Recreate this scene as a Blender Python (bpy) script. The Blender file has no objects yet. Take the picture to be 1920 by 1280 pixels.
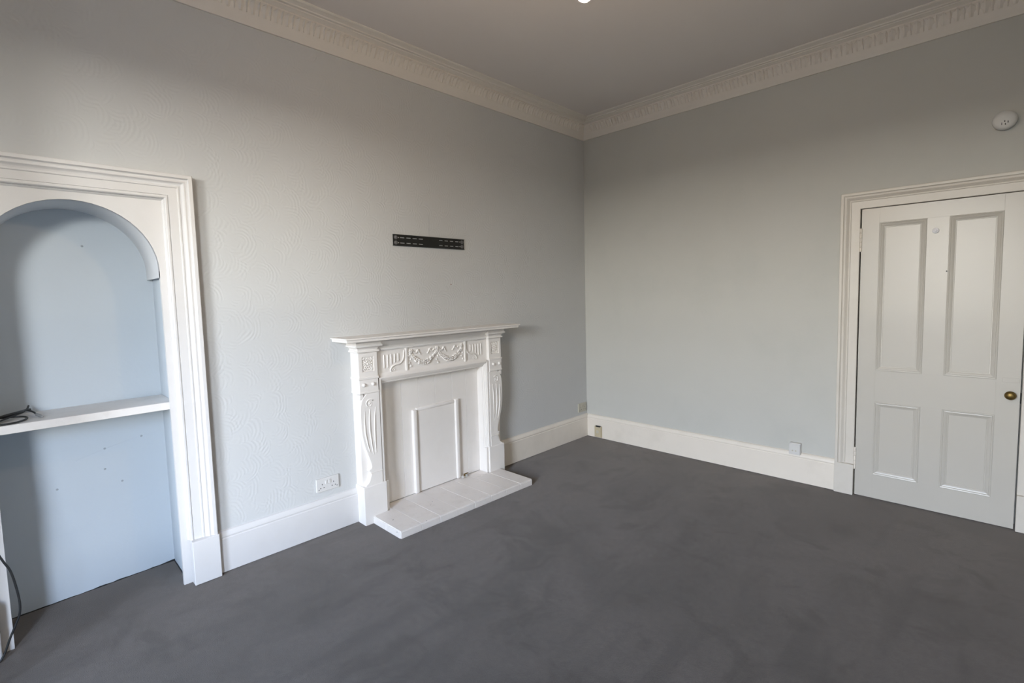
import bpy, bmesh, math, random
from mathutils import Vector, Matrix
random.seed(7)
C = bpy.context.scene.collection
S = bpy.context.scene

# ---------------------------------------------------------------- camera
CAM = Vector((3.0118, -4.1605, 1.5))
def cam_axes(yaw, pitch, roll):
    fwd = Vector((-math.sin(yaw)*math.cos(pitch), math.cos(yaw)*math.cos(pitch), math.sin(pitch)))
    rt = Vector((math.cos(yaw), math.sin(yaw), 0)); up = rt.cross(fwd)
    c, s = math.cos(roll), math.sin(roll)
    return c*rt + s*up, -s*rt + c*up, fwd
rt, up, fwd = cam_axes(math.radians(44.4738), math.radians(-4.3499), math.radians(-1.444))
cd = bpy.data.cameras.new('camera'); cam = bpy.data.objects.new('camera', cd); C.objects.link(cam)
cam.matrix_world = Matrix(((rt.x, up.x, -fwd.x, CAM.x), (rt.y, up.y, -fwd.y, CAM.y), (rt.z, up.z, -fwd.z, CAM.z), (0, 0, 0, 1)))
cd.sensor_fit = 'HORIZONTAL'; cd.sensor_width = 36.0; cd.lens = 36.0*920.22/1920
cd.shift_y = -18.96/1920; cd.clip_start = 0.02; cd.clip_end = 200
S.camera = cam

# ---------------------------------------------------------------- room sizes, windows
LX, LY, HC = 3.95, 6.75, 3.185            # room: x 0..LX, y -LY..0, ceiling height
# windows behind the camera: (wall, from, to)
WINDOWS = [('right', -6.62, -5.62), ('front', 1.80, 3.10)]
WZ0, WZ1 = 0.60, 2.83

# ---------------------------------------------------------------- light and exposure
S.view_settings.view_transform = 'Standard'; S.view_settings.look = 'None'
S.view_settings.gamma = 1.0; S.view_settings.use_curve_mapping = False
S.view_settings.exposure = -0.18
S.cycles.use_denoising = True
S.cycles.max_bounces = 14; S.cycles.diffuse_bounces = 10; S.cycles.transparent_max_bounces = 8
S.cycles.caustics_reflective = False; S.cycles.caustics_refractive = False
S.cycles.sample_clamp_indirect = 8.0

# hazy overcast sky: whitish at the horizon, bluer and dimmer higher up, the same all round
SKY_STRENGTH = 102.0
w = bpy.data.worlds.new('hazy_sky'); S.world = w; w.use_nodes = True
nt = w.node_tree; bg = nt.nodes['Background']; bg.inputs[1].default_value = SKY_STRENGTH
tc = nt.nodes.new('ShaderNodeTexCoord'); sx = nt.nodes.new('ShaderNodeSeparateXYZ'); rp = nt.nodes.new('ShaderNodeValToRGB')
nt.links.new(tc.outputs['Generated'], sx.inputs[0]); nt.links.new(sx.outputs['Z'], rp.inputs[0]); nt.links.new(rp.outputs[0], bg.inputs[0])
for k, (p, c) in enumerate(((0.0, (1.0, 0.93, 0.80)), (0.13, (0.86, 0.86, 0.82)), (0.29, (0.30, 0.40, 0.58)), (1.0, (0.17, 0.26, 0.45)))):
    e = rp.color_ramp.elements[k] if k < 2 else rp.color_ramp.elements.new(p)
    e.position = p; e.color = (*c, 1)
for i, (side, a, b) in enumerate(WINDOWS):
    ld = bpy.data.lights.new('window_portal', 'AREA'); ld.shape = 'RECTANGLE'; ld.size = b-a; ld.size_y = WZ1-WZ0
    ld.cycles.is_portal = True
    lo = bpy.data.objects.new('window_portal', ld); C.objects.link(lo)
    if side == 'right':
        lo.location = (LX+0.17, (a+b)/2, (WZ0+WZ1)/2); lo.rotation_euler = (math.radians(90), 0, math.radians(90))
    else:
        lo.location = ((a+b)/2, -LY-0.17, (WZ0+WZ1)/2); lo.rotation_euler = (math.radians(90), 0, 0)
BULB_COL = (1.0, 0.74, 0.48); BULB_STRENGTH = 560.0

# ---------------------------------------------------------------- helpers
ALBEDO = 0.80          # all paints are a little greyer than white
def mat(name, col, rough=0.5, var=0.03, vscale=6.0, bump=0.0, bscale=60.0, spec=0.5, metal=0.0, dirt=None, dirt_scale=3.0, dirt_amt=0.0):
    col = [c*ALBEDO for c in col]; dirt = dirt and [c*ALBEDO for c in dirt]
    m = bpy.data.materials.new(name); m.use_nodes = True
    nt = m.node_tree; N = nt.nodes; L = nt.links; p = N['Principled BSDF']
    p.inputs['Roughness'].default_value = rough; p.inputs['Metallic'].default_value = metal
    p.inputs['Specular IOR Level'].default_value = spec
    tc = N.new('ShaderNodeTexCoord')
    nz = N.new('ShaderNodeTexNoise'); nz.inputs['Scale'].default_value = vscale; nz.inputs['Detail'].default_value = 5
    L.new(tc.outputs['Object'], nz.inputs['Vector'])
    mx = N.new('ShaderNodeMix'); mx.data_type = 'RGBA'
    mx.inputs[6].default_value = (*[c*(1-var) for c in col], 1); mx.inputs[7].default_value = (*[min(1, c*(1+var)) for c in col], 1)
    L.new(nz.outputs['Fac'], mx.inputs[0]); out = mx.outputs[2]
    if dirt:
        n2 = N.new('ShaderNodeTexNoise'); n2.inputs['Scale'].default_value = dirt_scale; n2.inputs['Detail'].default_value = 8
        n2.inputs['Roughness'].default_value = 0.65
        L.new(tc.outputs['Object'], n2.inputs['Vector'])
        rp = N.new('ShaderNodeValToRGB'); rp.color_ramp.elements[0].position = 0.52; rp.color_ramp.elements[1].position = 0.75
        L.new(n2.outputs['Fac'], rp.inputs[0])
        ml = N.new('ShaderNodeMath'); ml.operation = 'MULTIPLY'; ml.inputs[1].default_value = dirt_amt
        L.new(rp.outputs[0], ml.inputs[0])
        m2 = N.new('ShaderNodeMix'); m2.data_type = 'RGBA'; m2.inputs[7].default_value = (*dirt, 1)
        L.new(ml.outputs[0], m2.inputs[0]); L.new(out, m2.inputs[6]); out = m2.outputs[2]
    L.new(out, p.inputs['Base Color'])
    if bump:
        nb = N.new('ShaderNodeTexNoise'); nb.inputs['Scale'].default_value = bscale; nb.inputs['Detail'].default_value = 4
        L.new(tc.outputs['Object'], nb.inputs['Vector'])
        b = N.new('ShaderNodeBump'); b.inputs['Strength'].default_value = bump; b.inputs['Distance'].default_value = 0.002
        L.new(nb.outputs['Fac'], b.inputs['Height']); L.new(b.outputs[0], p.inputs['Normal'])
    return m

def math_node(nt, op, a, b=None, c=None):
    n = nt.nodes.new('ShaderNodeMath'); n.operation = op
    for i, v in enumerate((a, b, c)):
        if v is None: continue
        if hasattr(v, 'links'): nt.links.new(v, n.inputs[i])
        else: n.inputs[i].default_value = v
    return n.outputs[0]

def swirl_wallpaper(name, col):
    """painted wallpaper embossed with comb-like swirls: rings round scattered centres, each fading to one side"""
    m = mat(name, col, rough=0.62, var=0.025, vscale=2.2, spec=0.35)
    nt = m.node_tree; N = nt.nodes; L = nt.links; p = N['Principled BSDF']
    tc = N.new('ShaderNodeTexCoord'); sp = N.new('ShaderNodeSeparateXYZ'); L.new(tc.outputs['Object'], sp.inputs[0])
    hs = []
    for k, (sc, off) in enumerate(((6.0, 0.0), (6.8, 7.3), (8.5, 3.1))):
        cb = N.new('ShaderNodeCombineXYZ')
        L.new(math_node(nt, 'ADD', sp.outputs['Y'], off), cb.inputs[0]); L.new(math_node(nt, 'ADD', sp.outputs['Z'], off*0.37), cb.inputs[1])
        nz = N.new('ShaderNodeTexNoise'); nz.inputs['Scale'].default_value = 7.0; nz.inputs['Detail'].default_value = 1
        L.new(cb.outputs[0], nz.inputs['Vector'])
        vm = N.new('ShaderNodeVectorMath'); vm.operation = 'MULTIPLY_ADD'
        vm.inputs[1].default_value = (0.05, 0.05, 0); L.new(nz.outputs['Color'], vm.inputs[0]); L.new(cb.outputs[0], vm.inputs[2])
        vo = N.new('ShaderNodeTexVoronoi'); vo.voronoi_dimensions = '2D'; vo.inputs['Scale'].default_value = sc
        L.new(vm.outputs[0], vo.inputs['Vector'])
        ring = math_node(nt, 'SINE', math_node(nt, 'MULTIPLY', vo.outputs['Distance'], 2*math.pi/(0.0195*sc)))
        # a random side for every fan
        df = N.new('ShaderNodeVectorMath'); df.operation = 'SUBTRACT'
        L.new(vm.outputs[0], df.inputs[0]); L.new(vo.outputs['Position'], df.inputs[1])
        cs = N.new('ShaderNodeVectorMath'); cs.operation = 'MULTIPLY_ADD'; cs.inputs[1].default_value = (0.9, 2.2, 0); cs.inputs[2].default_value = (0.35, -1.25, 0)
        L.new(vo.outputs['Color'], cs.inputs[0])
        dt = N.new('ShaderNodeVectorMath'); dt.operation = 'DOT_PRODUCT'; L.new(df.outputs[0], dt.inputs[0]); L.new(cs.outputs[0], dt.inputs[1])
        fade = N.new('ShaderNodeMapRange'); fade.interpolation_type = 'SMOOTHSTEP'
        fade.inputs['From Min'].default_value = 0.0; fade.inputs['From Max'].default_value = 0.055
        L.new(dt.outputs['Value'], fade.inputs['Value'])
        hs.append(math_node(nt, 'MULTIPLY', ring, fade.outputs[0]))
    h = math_node(nt, 'ADD', math_node(nt, 'ADD', hs[0], hs[1]), hs[2])
    fn = N.new('ShaderNodeTexNoise'); fn.inputs['Scale'].default_value = 55; fn.inputs['Detail'].default_value = 3
    L.new(tc.outputs['Object'], fn.inputs['Vector'])
    h = math_node(nt, 'ADD', h, math_node(nt, 'MULTIPLY', fn.outputs['Fac'], 1.2))
    b = N.new('ShaderNodeBump'); b.inputs['Strength'].default_value = 0.33; b.inputs['Distance'].default_value = 0.0009
    L.new(h, b.inputs['Height']); L.new(b.outputs[0], p.inputs['Normal'])
    return m

def carpet_material():
    m = bpy.data.materials.new('grey_carpet'); m.use_nodes = True
    nt = m.node_tree; N = nt.nodes; L = nt.links; p = N['Principled BSDF']
    p.inputs['Roughness'].default_value = 0.95; p.inputs['Specular IOR Level'].default_value = 0.12
    p.inputs['Sheen Weight'].default_value = 0.45; p.inputs['Sheen Roughness'].default_value = 0.45; p.inputs['Sheen Tint'].default_value = (1.0, 0.90, 0.80, 1)
    tc = N.new('ShaderNodeTexCoord')
    def noise(scale, detail=4, rough=0.5, dist=0.0, vec=None):
        n = N.new('ShaderNodeTexNoise'); n.inputs['Scale'].default_value = scale; n.inputs['Detail'].default_value = detail
        n.inputs['Roughness'].default_value = rough; n.inputs['Distortion'].default_value = dist
        L.new(vec or tc.outputs['Object'], n.inputs['Vector']); return n.outputs['Fac']
    def ramp(f, a, b):
        r = N.new('ShaderNodeMapRange'); r.interpolation_type = 'SMOOTHSTEP'
        r.inputs['From Min'].default_value = a; r.inputs['From Max'].default_value = b
        L.new(f, r.inputs['Value']); return r.outputs[0]
    def mix(f, a, b):
        x = N.new('ShaderNodeMix'); x.data_type = 'RGBA'
        if hasattr(f, 'links'): L.new(f, x.inputs[0])
        for i, c in ((6, a), (7, b)):
            if hasattr(c, 'links'): L.new(c, x.inputs[i])
            else: x.inputs[i].default_value = (*c, 1)
        return x.outputs[2]
    grain = math_node(nt, 'ADD', math_node(nt, 'MULTIPLY', noise(190, 3, 0.7), 0.65), math_node(nt, 'MULTIPLY', noise(34, 5, 0.7), 0.35))
    grain = ramp(grain, 0.30, 0.70)
    base = mix(grain, (0.063, 0.0550, 0.0495), (0.123, 0.109, 0.098))
    wear = mix(ramp(noise(1.3, 6, 0.6, 0.6), 0.40, 0.66), base, mix(grain, (0.049, 0.043, 0.038), (0.086, 0.076, 0.068)))
    # brown stains and tread marks in the middle of the room
    sm = math_node(nt, 'MULTIPLY', ramp(noise(3.2, 7, 0.62, 1.0), 0.50, 0.68), 0.58)
    st = mix(sm, wear, (0.037, 0.031, 0.026))
    mp = N.new('ShaderNodeMapping'); mp.inputs['Scale'].default_value = (7, 1.2, 1); mp.inputs['Rotation'].default_value = (0, 0, 0.5)
    L.new(tc.outputs['Object'], mp.inputs[0])
    lm = math_node(nt, 'MULTIPLY', ramp(noise(1.0, 4, 0.5, 0.4, mp.outputs[0]), 0.52, 0.70), 0.42)
    st = mix(lm, st, (0.040, 0.035, 0.032))
    L.new(st, p.inputs['Base Color'])
    b = N.new('ShaderNodeBump'); b.inputs['Strength'].default_value = 0.7; b.inputs['Distance'].default_value = 0.004
    L.new(noise(330, 3, 0.7), b.inputs['Height']); L.new(b.outputs[0], p.inputs['Normal'])
    return m

def glass_material():
    m = bpy.data.materials.new('window_glass'); m.use_nodes = True
    nt = m.node_tree; N = nt.nodes; L = nt.links
    for n in list(N):
        if n.type == 'BSDF_PRINCIPLED': N.remove(n)
    o = [n for n in N if n.type == 'OUTPUT_MATERIAL'][0]
    t = N.new('ShaderNodeBsdfTransparent'); g = N.new('ShaderNodeBsdfGlossy'); g.inputs['Roughness'].default_value = 0.02
    fr = N.new('ShaderNodeFresnel'); fr.inputs[0].default_value = 1.45
    mx = N.new('ShaderNodeMixShader'); L.new(fr.outputs[0], mx.inputs[0]); L.new(t.outputs[0], mx.inputs[1]); L.new(g.outputs[0], mx.inputs[2])
    L.new(mx.outputs[0], o.inputs[0]); return m

def emit_material(name, col, strength):
    m = bpy.data.materials.new(name); m.use_nodes = True
    p = m.node_tree.nodes['Principled BSDF']; p.inputs['Base Color'].default_value = (*col, 1)
    p.inputs['Emission Color'].default_value = (*col, 1); p.inputs['Emission Strength'].default_value = strength
    return m

M = dict(
    wall_swirl=swirl_wallpaper('embossed_wallpaper_paint', (0.65, 0.66, 0.66)),
    wall=mat('pale_wall_paint', (0.615, 0.615, 0.58), rough=0.6, var=0.035, vscale=3.0, bump=0.25, bscale=90, spec=0.35, dirt=(0.50, 0.52, 0.49), dirt_scale=1.7, dirt_amt=0.35),
    niche=mat('alcove_paint', (0.63, 0.70, 0.765), rough=0.6, var=0.03, vscale=2.5, bump=0.3, bscale=40, spec=0.3),
    lining=mat('arch_lining_paint', (0.78, 0.80, 0.83), rough=0.5, var=0.02, vscale=4, bump=0.1, bscale=40),
    ceiling=mat('ceiling_paint', (0.88, 0.83, 0.80), rough=0.8, var=0.02, vscale=1.5, bump=0.15, bscale=30, spec=0.2),
    cornice=mat('cornice_paint', (0.88, 0.835, 0.77), rough=0.7, var=0.03, vscale=20, bump=0.2, bscale=120, spec=0.25),
    trim=mat('white_gloss_trim', (0.79, 0.775, 0.765), rough=0.38, var=0.02, vscale=9, bump=0.08, bscale=30, dirt=(0.62, 0.57, 0.50), dirt_scale=5, dirt_amt=0.12),
    trim_cream=mat('aged_white_gloss', (0.89, 0.825, 0.735), rough=0.4, var=0.025, vscale=7, bump=0.1, bscale=25, dirt=(0.58, 0.53, 0.44), dirt_scale=4, dirt_amt=0.22),
    casing=mat('casing_gloss', (0.74, 0.70, 0.635), rough=0.4, var=0.03, vscale=6, bump=0.1, bscale=25, dirt=(0.55, 0.50, 0.41), dirt_scale=4, dirt_amt=0.25),
    door=mat('door_gloss', (0.595, 0.57, 0.52), rough=0.34, var=0.03, vscale=4, bump=0.12, bscale=18, dirt=(0.62, 0.57, 0.48), dirt_scale=2.5, dirt_amt=0.28),
    fire=mat('fireplace_paint', (0.98, 0.945, 0.905), rough=0.5, var=0.015, vscale=10, bump=0.12, bscale=50, dirt=(0.66, 0.60, 0.52), dirt_scale=6, dirt_amt=0.10),
    tile=mat('painted_tile', (0.99, 0.935, 0.88), rough=0.42, var=0.03, vscale=14, bump=0.25, bscale=35, dirt=(0.50, 0.42, 0.34), dirt_scale=11, dirt_amt=0.18),
    joint=mat('painted_joint', (0.86, 0.83, 0.79), rough=0.7),
    shelf=mat('shelf_paint', (0.87, 0.84, 0.81), rough=0.45, var=0.03, vscale=8, dirt=(0.42, 0.36, 0.30), dirt_scale=7, dirt_amt=0.30),
    carpet=carpet_material(),
    black=mat('black_steel', (0.012, 0.013, 0.012), rough=0.45, var=0.1),
    bolt=mat('zinc_bolt', (0.23, 0.23, 0.24), rough=0.5, var=0.15, metal=0.5),
    cable=mat('black_rubber', (0.018, 0.020, 0.022), rough=0.45, var=0.1),
    plug=mat('grey_plastic', (0.30, 0.31, 0.31), rough=0.4),
    plastic=mat('white_plastic', (0.74, 0.73, 0.715), rough=0.3, var=0.01),
    cream=mat('yellowed_plastic', (0.60, 0.52, 0.36), rough=0.4, var=0.05),
    beige=mat('beige_plastic', (0.58, 0.55, 0.46), rough=0.4, var=0.03),
    hole=mat('dark_hole', (0.02, 0.02, 0.02), rough=0.9),
    brass=mat('aged_brass', (0.22, 0.15, 0.05), rough=0.42, var=0.2, vscale=40, metal=0.85),
    alarm=mat('alarm_plastic', (0.74, 0.74, 0.72), rough=0.4, var=0.01),
    clear=mat('frosted_plastic', (1.0, 1.0, 1.05), rough=0.45, spec=0.4),
    paper=mat('white_paper', (0.78, 0.78, 0.76), rough=0.8),
    plugfill=mat('wall_filler', (0.42, 0.46, 0.50), rough=0.9),
    rust=mat('rusty_nail', (0.22, 0.10, 0.07), rough=0.8),
    street=mat('street_stone', (0.085, 0.08, 0.075), rough=0.9, var=0.2, vscale=0.4),
    glass=glass_material(),
    bulb=emit_material('lit_bulb_glass', BULB_COL, BULB_STRENGTH),
)

def link(name, me, m, parent=None, loc=None, smooth=False):
    o = bpy.data.objects.new(name, me); C.objects.link(o)
    if m is not None and not me.materials: me.materials.append(M[m] if isinstance(m, str) else m)
    if smooth:
        for p in me.polygons: p.use_smooth = True
    if parent is not None: o.parent = parent; o.matrix_parent_inverse = parent.matrix_world.inverted() if False else Matrix.Translation(-parent.location)
    if loc is not None: o.location = loc
    return o
def from_bm(name, bm, m, parent=None, smooth=False, auto=None):
    bmesh.ops.recalc_face_normals(bm, faces=bm.faces)
    me = bpy.data.meshes.new(name); bm.to_mesh(me); bm.free()
    o = link(name, me, m, parent)
    if auto is not None:
        for p in me.polygons: p.use_smooth = True
        me.set_sharp_from_angle(angle=math.radians(auto))
    elif smooth:
        for p in me.polygons: p.use_smooth = True
    return o
def box(bm, a, b, bev=0.0, seg=1):
    """axis aligned box between two corners, edges optionally rounded; added to bm"""
    t = bmesh.new()
    r = bmesh.ops.create_cube(t, size=1.0)
    for v in t.verts:
        v.co = Vector([(a[i]+b[i])/2 + v.co[i]*abs(b[i]-a[i]) for i in range(3)])
    if bev: bmesh.ops.bevel(t, geom=t.edges[:], offset=bev, segments=seg, affect='EDGES', profile=0.5)
    merge(bm, t)
def merge(bm, t):
    me = bpy.data.meshes.new('tmp'); t.to_mesh(me); t.free(); bm.from_mesh(me); bpy.data.meshes.remove(me)
def boxobj(name, a, b, m, parent=None, bev=0.0, seg=1):
    bm = bmesh.new(); box(bm, a, b, bev, seg); return from_bm(name, bm, m, parent)
def prism(bm, pts, axis, lo, hi, bev=0.0):
    """extrude a closed 2D outline along an axis. axis 'x': pts are (y,z); 'y': (x,z); 'z': (x,y)"""
    def P(p, h): return {'x': (h, p[0], p[1]), 'y': (p[0], h, p[1]), 'z': (p[0], p[1], h)}[axis]
    t = bmesh.new()
    A = [t.verts.new(P(p, lo)) for p in pts]; B = [t.verts.new(P(p, hi)) for p in pts]
    t.faces.new(A); t.faces.new(list(reversed(B)))
    for i in range(len(pts)): t.faces.new((A[i], B[i], B[(i+1) % len(pts)], A[(i+1) % len(pts)]))
    bmesh.ops.recalc_face_normals(t, faces=t.faces)
    if bev: bmesh.ops.bevel(t, geom=[e for e in t.edges if len(e.link_faces) == 2 and e.calc_face_angle() > 0.9], offset=bev, segments=1, affect='EDGES')
    merge(bm, t)
def loft(bm, rings, closed=False, cap=False):
    R = [[bm.verts.new(p) for p in r] for r in rings]; n = len(R[0])
    for i in range(len(R)-1):
        for j in range(n if closed else n-1):
            bm.faces.new((R[i][j], R[i][(j+1) % n], R[i+1][(j+1) % n], R[i+1][j]))
    if cap and closed:
        bm.faces.new(R[0]); bm.faces.new(list(reversed(R[-1])))
def catmull(P, n=6):
    P = [Vector(p) for p in P]; out = []
    for i in range(len(P)-1):
        a = P[max(i-1, 0)]; b = P[i]; c = P[i+1]; d = P[min(i+2, len(P)-1)]
        for k in range(n):
            t = k/n
            out.append(0.5*((2*b) + (c-a)*t + (2*a-5*b+4*c-d)*t*t + (3*b-a-3*c+d)*t**3))
    out.append(P[-1]); return out
def tube(bm, P, r, sides=8):
    P = [Vector(p) for p in P]; rings = []; prev = None
    for i, p in enumerate(P):
        d = (P[min(i+1, len(P)-1)] - P[max(i-1, 0)]).normalized()
        if prev is None:
            u = d.orthogonal().normalized()
        else:
            u = (prev - d*prev.dot(d)); u = u.normalized() if u.length > 1e-6 else d.orthogonal().normalized()
        prev = u; v = d.cross(u); rr = r(i/(len(P)-1)) if callable(r) else r
        rings.append([p + (u*math.cos(2*math.pi*k/sides) + v*math.sin(2*math.pi*k/sides))*rr for k in range(sides)])
    loft(bm, rings, closed=True, cap=True)
def lathe(bm, prof, origin, axis, sides=24):
    """prof: (radius, height along axis)"""
    axis = Vector(axis).normalized(); u = axis.orthogonal().normalized(); v = axis.cross(u); o = Vector(origin)
    rings = [[o + axis*h + (u*math.cos(2*math.pi*k/sides) + v*math.sin(2*math.pi*k/sides))*max(r, 1e-5) for k in range(sides)] for r, h in prof]
    loft(bm, rings, closed=True, cap=True)
def blob(bm, c, r, sub=1, rot=0.0):
    t = bmesh.new(); bmesh.ops.create_icosphere(t, subdivisions=sub, radius=1.0)
    for v in t.verts:
        y, z = v.co.y*r[1], v.co.z*r[2]
        v.co = Vector((c[0]+v.co.x*r[0], c[1]+y*math.cos(rot)-z*math.sin(rot), c[2]+y*math.sin(rot)+z*math.cos(rot)))
    merge(bm, t)
def thing(name, label, cat, loc=(0, 0, 0), group=None):
    o = bpy.data.objects.new(name, None); C.objects.link(o); o.location = loc
    o.empty_display_size = 0.1; o['label'] = label; o['category'] = cat
    if group: o['group'] = group
    return o
def tag(o, label, cat, group=None):
    o['label'] = label; o['category'] = cat
    if group: o['group'] = group
    return o
def struct(o, label=None):
    o['kind'] = 'structure'
    if label: o['label'] = label
    return o

# ---------------------------------------------------------------- room shell
NY0, NY1 = -4.253, -3.617                  # alcove opening
NYB0, NYB1 = -4.275, -3.592                # alcove behind the lining (a little wider)
AY0, AY1, AZ = -4.412, -3.458, 2.145       # outer edges of the alcove architrave
DX0, DX1, DZ = 2.225, 3.265, 2.135         # outer edges of the door architrave
T = 0.10
def quad_grid_wall(bm, us, zs, skip, P):
    """flat wall face cut into a grid with cells left out"""
    V = {}
    def vert(i, j):
        if (i, j) not in V: V[i, j] = bm.verts.new(P(us[i], zs[j]))
        return V[i, j]
    for i in range(len(us)-1):
        for j in range(len(zs)-1):
            if (i, j) in skip: continue
            bm.faces.new((vert(i, j), vert(i+1, j), vert(i+1, j+1), vert(i, j+1)))
def wall_slab(name, us, zs, skip, axis, at, out, m):
    """a wall with openings, `out` thick; axis 'x' = plane x=at, 'y' = plane y=at"""
    bm = bmesh.new()
    for i in range(len(us)-1):
        for j in range(len(zs)-1):
            if (i, j) in skip: continue
            if axis == 'x': box(bm, (at, us[i], zs[j]), (at+out, us[i+1], zs[j+1]))
            else: box(bm, (us[i], at, zs[j]), (us[i+1], at+out, zs[j+1]))
    bmesh.ops.remove_doubles(bm, verts=bm.verts, dist=1e-5)
    return struct(from_bm(name, bm, m))
struct(boxobj('floor', (-0.45, -LY-0.3, -0.08), (LX+0.1, 0.1, 0.0), 'carpet'))
struct(boxobj('ceiling', (-0.1, -LY-0.1, HC), (LX+0.1, 0.1, HC+0.1), 'ceiling'))
wall_left = wall_slab('wall_left', (-LY-0.1, -4.33, -3.54, 0.1), (0, 2.05, HC), {(1, 0)}, 'x', 0.0, -T, 'wall_swirl')
wall_back = wall_slab('wall_back', (-0.1, 2.29, 3.20, LX+0.1), (0, 2.07, HC), {(1, 0)}, 'y', 0.0, T, 'wall')
struct(boxobj('wall_behind_door', (2.2, T, 0), (3.3, T+0.05, 2.2), 'wall'))
def window_wall(side, lo, hi, axis, at, out):
    us = [lo]; skip = set(); k = 0
    for (sd, a, b) in WINDOWS:
        if sd == side: us += [a, b]; skip.add((2*k+1, 1)); k += 1
    us.append(hi)
    return wall_slab('wall_'+side, us, (0, WZ0, WZ1, HC), skip, axis, at, out, 'wall')
wall_right = window_wall('right', -LY-0.1, 0.1, 'x', LX, 0.16)
wall_front = window_wall('front', -0.1, LX+0.1, 'y', -LY, -0.16)

# the end wall returns beside the alcove (out of view) and shades its left side
struct(boxobj('wall_return', (0.0, -LY, 0.0), (0.38, -4.46, HC), 'wall'))

# alcove interior: back (slightly skewed), sides
bm = bmesh.new()
prism(bm, [(-0.31, NYB0-0.05), (-0.362, NYB1+0.05), (-0.45, NYB1+0.05), (-0.45, NYB0-0.05)], 'z', 0.0, 2.3)
alcove_back = struct(from_bm('wall_alcove', bm, 'niche'))
bm = bmesh.new()
box(bm, (-0.40, NYB1, 0), (-0.03, NYB1+0.06, 2.3)); box(bm, (-0.40, NYB0-0.06, 0), (-0.03, NYB0, 2.3))
side = from_bm('side_panel', bm, 'niche', alcove_back)
for (y, z) in ((-3.862, 0.735), (-3.70, 0.765), (-3.868, 0.625), (-3.80, 0.54), (-4.06, 0.575), (-3.88, 1.80)):
    xb = -0.31 - 0.052*((y-(NYB0-0.05))/((NYB1+0.05)-(NYB0-0.05)))
    bm = bmesh.new(); lathe(bm, [(0.0055, 0), (0.005, 0.002), (0.002, 0.003)], (xb, y, z), (1, 0, 0), 10)
    from_bm('wall_plug', bm, 'plugfill', alcove_back)

def on_back(y): return -0.31 - 0.052*((y-(NYB0-0.05))/((NYB1+0.05)-(NYB0-0.05)))
for path in ([(-3.98, 0.700), (-3.90, 0.722), (-3.84, 0.738), (-3.70, 0.768), (-3.63, 0.775)], [(-4.15, 0.345), (-4.02, 0.330), (-3.96, 0.352), (-3.86, 0.385), (-3.78, 0.405), (-3.68, 0.420)]):
    bm = bmesh.new(); tube(bm, catmull([(on_back(y)-0.0006, y, z) for y, z in path], 6), 0.0013, 6); from_bm('paper_seam', bm, 'niche', alcove_back, smooth=True)
rg = random.Random(11); bm = bmesh.new(); n = 26
tube(bm, [(on_back(NYB0+(NYB1-NYB0)*k/n)+0.001, NYB0+(NYB1-NYB0)*k/n, rg.uniform(-0.003, 0.001)) for k in range(n+1)], lambda t: 0.003+0.002*abs(math.sin(t*9))+0.007*max(0, t-0.9)/0.1, 6)
tube(bm, [(-0.35+0.33*k/8, NYB1-0.002, rg.uniform(-0.002, 0.001)) for k in range(9)], 0.0035, 6)
from_bm('carpet_gap', bm, 'hole', alcove_back)

# arched board that fills the architrave, with its curved lining
ACY, AR, ASP = -3.935, 0.318, 1.662
def arch_pts(r, n=26):
    return [(ACY + r*math.cos(a), ASP + r*math.sin(a)) for a in [math.pi*k/n for k in range(n+1)]]   # from right spring to left spring
bm = bmesh.new()
XF, XBK = -0.012, -0.034
inner = [(NY1, 0.0), (NY1, ASP)] + arch_pts(AR) + [(NY0, ASP), (NY0, 0.0)]
yo0, yo1, zo = AY0+0.10, AY1-0.10, AZ-0.09
def outer_of(p):
    y, z = p
    if z < ASP + 1e-6: return (yo1 if y > ACY else yo0, z)
    a = math.atan2(z-ASP, y-ACY); dy, dz = math.cos(a), math.sin(a)
    s = min((yo1-ACY)/dy if dy > 1e-6 else ((yo0-ACY)/dy if dy < -1e-6 else 9), (zo-ASP)/dz if dz > 1e-6 else 9)
    return (ACY+dy*s, ASP+dz*s)
outer = [outer_of(p) for p in inner]
loft(bm, [[(XF, *p) for p in outer], [(XF, *p) for p in inner], [(XBK, *p) for p in inner], [(XBK, *p) for p in outer]])
# small fill for the two top corners
for yy in (yo0, yo1):
    pts = [p for p in outer if (p[0]-ACY)*(yy-ACY) > 0]
    edge = max((p for p in pts if abs(p[0]-yy) < 1e-6), key=lambda q: q[1]); top = min((p for p in pts if abs(p[1]-zo) < 1e-6), key=lambda q: abs(q[0]-yy))
    bm.faces.new([bm.verts.new((XF, *edge)), bm.verts.new((XF, *top)), bm.verts.new((XF, yy, zo))])
bmesh.ops.remove_doubles(bm, verts=bm.verts, dist=1e-5)
arch_board = struct(from_bm('trim_1', bm, 'trim', auto=35))
bm = bmesh.new()
lin = [(NY1, ASP-0.035)] + arch_pts(AR) + [(NY0, ASP-0.035)]
lo2 = [(NY1+0.012, ASP-0.035)] + arch_pts(AR+0.012) + [(NY0-0.012, ASP-0.035)]
loft(bm, [[(-0.013, *p) for p in lin], [(-0.366, *p) for p in lin], [(-0.366, *p) for p in lo2], [(-0.013, *p) for p in lo2], [(-0.013, *p) for p in lin]])
from_bm('arch_lining', bm, 'lining', arch_board, auto=40)
# blank plaster above the lining so that nothing is open behind the board
bm = bmesh.new(); box(bm, (-0.40, NYB0-0.06, 2.05), (-0.035, NYB1+0.06, 2.1)); from_bm('alcove_top', bm, 'niche', alcove_back)

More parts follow.
